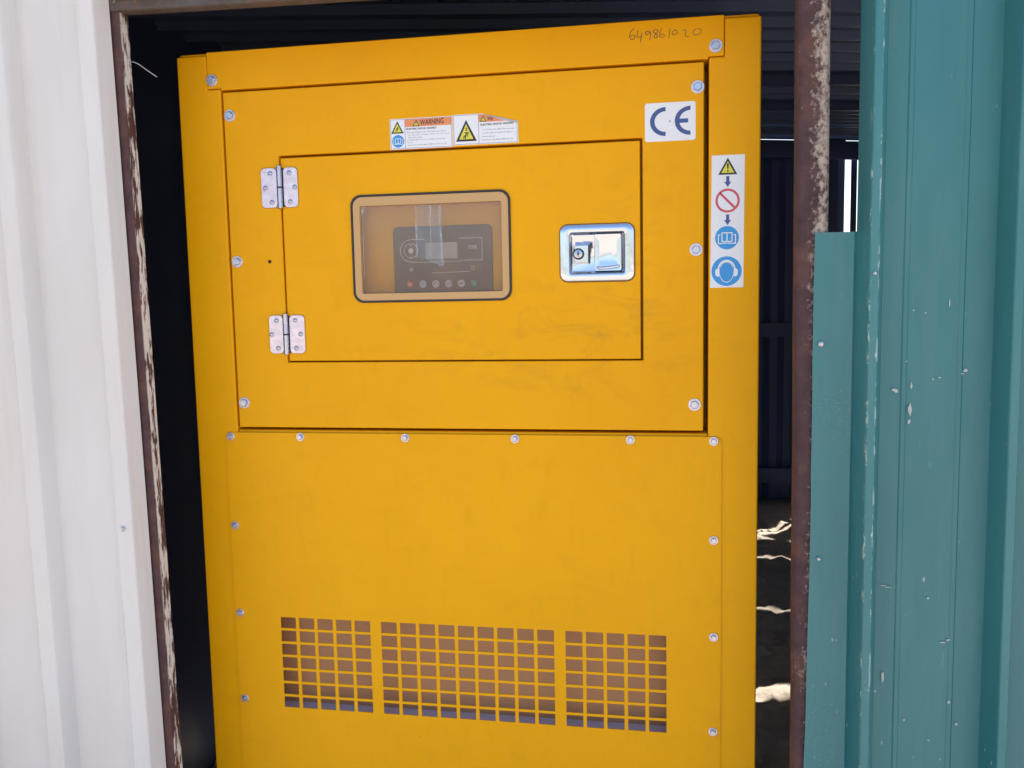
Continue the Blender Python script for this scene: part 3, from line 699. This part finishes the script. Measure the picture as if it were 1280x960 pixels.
bm = loft([rr(.7340, .7790, 1.5835, 1.6445, .003, ly+.012), rr(.7340, .7790, 1.5835, 1.6445, .003, ly+.0030), rr(.7346, .7784, 1.5841, 1.6439, .0026, ly+.0018), rr(.7400, .7730, 1.5960, 1.6380, .004, ly+.0026), rr(.7420, .7710, 1.6000, 1.6360, .004, ly+.0034)], False, True)
build('paddle', bm, 'chrome', latch, angle=50)
bm = bmesh.new(); tube(bm, [(.7385, ly+.0015, 1.5895), (.7420, ly-.0010, 1.5885), (.7560, ly-.0016, 1.5890), (.7700, ly-.0010, 1.5905), (.7740, ly+.0015, 1.5915)], .0024, 10); build('paddle_lip', bm, 'chrome', latch)

# ---- stickers
def sticker(name, pts, y, label):
    bm = loft([[(x, y, z) for x, z in pts], [(x, y-.0003, z) for x, z in pts]], False, True)
    o = build(name, bm, 'sticker_white', C, smooth=False); o['label'] = label; return o
def words(parent, x0, x1, z, y, h, seed, mat='ink_grey'):
    rnd = random.Random(seed); polys = []; x = x0
    while x < x1-.002:
        w = rnd.uniform(.003, .009); e = min(x+w, x1); xx = x
        while xx < e-.0006:      # short upright strokes of differing height: print too small to read
            hh = h*rnd.choice((.6, .6, .7, 1.0)); polys.append(rect(xx, xx+.00055, z, z+hh))
            if rnd.random() < .6: polys.append(rect(xx+.0005, min(xx+.0012, e), z+h*rnd.choice((0, .25, .45)), z+h*rnd.choice((.5, .6))))
            xx += .00115
        x = e+.0013
    return flat('small_print', polys, mat, parent, y)
def tri(cx, z0, w, h): return [(cx-w/2, z0), (cx+w/2, z0), (cx, z0+h)]
def hazard(parent, cx, z0, w, h, y, mark):
    flat('triangle_border', [tri(cx, z0, w, h)], 'ink_black', parent, y)
    k = .13*w
    flat('triangle_fill', [tri(cx, z0+k*.72, w-k*2.5, h-k*2.15)], 'ink_yellow', parent, y-.0002)
    if mark == '!': P = [[(cx-.055*w, z0+.66*h), (cx+.055*w, z0+.66*h), (cx+.03*w, z0+.33*h), (cx-.03*w, z0+.33*h)], disc(cx, z0+.22*h, .05*w, 10)]
    elif mark == 'bolt': P = [[(cx+.10*w, z0+.60*h), (cx-.12*w, z0+.36*h), (cx-.01*w, z0+.36*h), (cx-.10*w, z0+.14*h), (cx+.13*w, z0+.42*h), (cx+.02*w, z0+.42*h)]] + stroke([(cx-.18*w, z0+.2*h), (cx-.06*w, z0+.3*h), (cx+.02*w, z0+.18*h)], .03*w)
    else:                         # figure struck from above
        P = [disc(cx+.01*w, z0+.52*h, .035*w, 10)] + [[(cx-.045*w, z0+.575*h), (cx+.06*w, z0+.575*h), (cx+.02*w, z0+.66*h)]] + \
            stroke([(cx-.08*w, z0+.40*h), (cx+.02*w, z0+.42*h), (cx+.08*w, z0+.34*h), (cx+.07*w, z0+.22*h)], .035*w) + stroke([(cx+.03*w, z0+.41*h), (cx-.02*w, z0+.28*h), (cx-.10*w, z0+.24*h), (cx-.12*w, z0+.14*h)], .05*w) + \
            stroke([(cx-.02*w, z0+.28*h), (cx-.04*w, z0+.13*h)], .045*w) + stroke([(cx+.08*w, z0+.34*h), (cx+.10*w, z0+.46*h)], .025*w)
    flat('triangle_mark', P, 'ink_black', parent, y-.0004)
def book(parent, cx, cz, r, y):
    flat('blue_disc', [disc(cx, cz, r, 36)], 'ink_blue', parent, y)
    s = r; w = .085*s
    P = stroke([(cx, cz+.45*s), (cx, cz-.30*s)], w)
    for g in (-1, 1):
        P += stroke([(cx, cz+.42*s), (cx+g*.42*s, cz+.42*s), (cx+g*.42*s, cz-.32*s), (cx, cz-.32*s)], w)
        P += stroke([(cx+g*.58*s, cz+.25*s), (cx+g*.72*s, cz+.25*s), (cx+g*.72*s, cz-.50*s), (cx+g*.05*s, cz-.46*s)], w)
    flat('book_mark', P, 'sticker_white', parent, y-.0002)

YP = .0006
# electric shock warning, left
a, b, c0, d0 = .3884, .4976, 1.7972, 1.8480
w1 = sticker('warning_sticker', rect(a, b, c0, d0), YP, 'flat warning sticker with orange band and blue book symbol'); y = YP-.0003-.0002
flat('border_line', outline(rect(a+.0014, b-.0014, c0+.0014, d0-.0014), .0005)+stroke([(a+.0265, c0+.0014), (a+.0265, d0-.0014)], .0006), 'ink_navy', w1, y)
flat('orange_band', [rect(a+.0271, b-.0018, d0-.0142, d0-.0018)], 'ink_orange', w1, y-.0001)
hazard(w1, a+.0132, c0+.0265, .0218, .0205, y-.0001, 'bolt')
book(w1, a+.0138, c0+.0135, .0105, y-.0001)
hazard(w1, a+.0465, d0-.0138, .0128, .0112, y-.0003, '!')
text('warning_word', 'WARNING', a+.0535, a+.0945, d0-.0125, .0088, 'ink_black', w1, y-.0004, shear=.0012, bold=.008)
text('hazard_line', 'ELECTRIC SHOCK HAZARD', a+.0292, a+.0815, d0-.0192, .0031, 'ink_black', w1, y-.0002, bold=.02)
for i, (e, f) in enumerate(((.0, .96), (.03, 1.0), (.04, .36), (.0, .90), (.02, .13), (.02, .94))):
    words(w1, a+.0292+e*.074, a+.0292+f*.0745, d0-.0245-i*.0042, y-.0002, .0021, 10+i)
# electric shock warning, right: the top corner has peeled and folded over
a, b, c0, d0 = .4990, .6099, 1.7990, 1.8492
w2 = sticker('warning_sticker', [(a, c0), (b, c0), (b, c0+.0350), (a+.0500, d0), (a, d0)], YP-.0001, 'warning sticker with big yellow triangle and its top corner peeled over')
y = YP-.0006
flat('border_line', stroke([(a+.0500, d0-.0014), (a+.0014, d0-.0014), (a+.0014, c0+.0014), (b-.0018, c0+.0014), (b-.0018, c0+.0345)], .0005)+stroke([(a+.0440, c0+.0014), (a+.0440, d0-.0014)], .0006), 'ink_navy', w2, y)
flat('orange_band', [[(a+.0446, d0-.0140), (b-.0215, d0-.0140), (a+.0560, d0-.0030), (a+.0500, d0-.0016), (a+.0446, d0-.0016)]], 'ink_orange', w2, y-.0001)
hazard(w2, a+.0225, c0+.0060, .0360, .0350, y-.0001, 'figure')
hazard(w2, a+.0520, d0-.0133, .0115, .0105, y-.0003, '!')
text('warning_word', 'WA', a+.0590, a+.0690, d0-.0120, .0066, 'ink_black', w2, y-.0004, shear=-.0006, bold=.008)
text('hazard_line', 'ELECTRIC SHOCK HAZARD', a+.0475, a+.1035, d0-.0200, .0032, 'ink_black', w2, y-.0002, shear=.0008, bold=.02)
for i, (e, f) in enumerate(((.05, .98), (.05, .98), (.04, .42), (.02, .95))):
    words(w2, a+.0475+e*.058, a+.0475+f*.058, d0-.0275-i*.0056, y-.0002, .0023, 30+i)
bm = bmesh.new()
fl = [((a+.0500, d0), (a+.0565, d0-.0035)), ((a+.0720, c0+.0446), (a+.0745, c0+.0412)), ((a+.0930, c0+.0395), (a+.0925, c0+.0360)), ((b-.002, c0+.0356), (b-.0070, c0+.0330)), ((b, c0+.0350), (b-.001, c0+.0325))]
vv = [(bm.verts.new((p[0], y-.0004, p[1])), bm.verts.new((q[0], y-.0022, q[1]))) for p, q in fl]
for p, q in zip(vv, vv[1:]): bm.faces.new((p[0], p[1], q[1], q[0]))
build('peeled_corner', bm, 'sticker_fold', w2)
# conformity mark
ce = sticker('marking_sticker', [(p[0], p[2]) for p in rr(.8182, .8986, 1.7892, 1.8500, .0040, 0)], YP, 'white rounded sticker with blue CE letters'); y = YP-.0005
rC, th = .0228, .0066
for cx, nm in ((.8512, 'letter_c'), (.8905, 'letter_e')):
    P = [[(cx+(x-cx)*1.09, z) for x, z in q] for q in arc(cx, 1.8202, rC-th, rC, 90, 270, 28)]
    if nm == 'letter_e': P.append(rect(cx-rC*1.09+th*.8, cx-.0036, 1.8202-th/2, 1.8202+th/2))
    flat(nm, P, 'ink_navy', ce, y)
flat('fly_speck', [disc(.8580, 1.8203, .0018, 10)], 'ink_grey', ce, y)
# upright pictogram strip on the right post
a, b, c0, d0 = .9232, .9752, 1.5522, 1.7630
sf = sticker('safety_sticker', [(a-.0012, c0), (b-.0006, c0), (b+.0004, d0), (a+.0010, d0)], 0.0, 'tall white strip sticker with four safety pictograms'); y = -.0005
m = (a+b)/2
hazard(sf, m, d0-.0310, .0300, .0265, y, '!')
arrow = lambda zt: [(m-.0025, zt), (m-.0025, zt-.0088), (m-.0055, zt-.0088), (m, zt-.0170), (m+.0055, zt-.0088), (m+.0025, zt-.0088), (m+.0025, zt)]
flat('arrow', [arrow(d0-.0335)], 'ink_navy', sf, y); flat('arrow', [arrow(d0-.0940)], 'ink_navy', sf, y)
flat('prohibition_ring', arc(m-.0002, d0-.0720, .0155, .0190, 0, 360, 40)+stroke([(m-.0122, d0-.0598), (m+.0118, d0-.0842)], .0036), 'ink_red', sf, y)
book(sf, m-.0008, d0-.1310, .0187, y)
cx, cz, r = m-.0012, d0-.1845, .0238
flat('blue_disc', [disc(cx, cz, r, 40)], 'ink_blue', sf, y)
flat('ear_defenders', arc(cx, cz+.002, .0118, .0142, 0, 180, 24, 1.15)+arc(cx, cz+.002, .0098, .0108, 20, 160, 16, 1.25)+
     [[(cx+g*x, cz+z) for x, z in ((.0112, .0045), (.0150, .0045), (.0178, .0015), (.0178, -.0055), (.0150, -.0085), (.0112, -.0085))] for g in (-1, 1)]+arc(cx, cz-.001, .0108, .0116, 190, 350, 20, 1.5), 'sticker_white', sf, y-.0002)

# ---- number written by hand on the top rail
def hw(px, py):                      # coordinates read off an enlarged crop of the rail
    ix, iy = 780+px/7.111, 20+py/7.111
    return (.7933+(ix-786)*.001258, 1.9636-(iy-40)*.00125-(ix-786)*.000087)
D = [[(88, 112), (62, 140), (50, 180), (60, 208), (85, 208), (98, 188), (85, 170), (58, 182)],
     [(125, 130), (118, 170), (122, 190), (150, 188), (160, 182)], [(160, 150), (152, 195), (145, 232)],
     [(232, 140), (205, 138), (190, 155), (205, 168), (232, 145), (238, 150), (234, 185), (228, 214)],
     [(298, 125), (268, 125), (262, 145), (292, 165), (298, 185), (275, 195), (268, 180), (300, 145), (304, 130)],
     [(338, 110), (322, 145), (318, 175), (330, 190), (355, 185), (358, 168), (340, 160), (322, 172)],
     [(410, 112), (405, 155), (402, 196)],
     [(452, 128), (432, 145), (434, 165), (455, 168), (475, 150), (470, 130), (450, 124)],
     [(520, 130), (540, 122), (552, 135), (545, 158), (552, 182), (578, 182)],
     [(640, 120), (616, 140), (618, 165), (645, 170), (680, 150), (682, 122), (650, 114)]]
def smooth(p):
    out = []
    for i in range(len(p)-1):
        a_, b_, c_, d_ = p[max(i-1, 0)], p[i], p[i+1], p[min(i+2, len(p)-1)]
        for k in range(5):
            t_ = k/5; out.append(tuple(.5*((2*b_[j])+(c_[j]-a_[j])*t_+(2*a_[j]-5*b_[j]+4*c_[j]-d_[j])*t_*t_+(3*b_[j]-a_[j]-3*c_[j]+d_[j])*t_**3) for j in (0, 1)))
    return out+[p[-1]]
P = []
for i, s in enumerate(D): P += stroke([hw(*q) for q in smooth(s)], .00105 if i < 5 else .00085)
flat('marker_number', P, 'marker', C, -.0007)
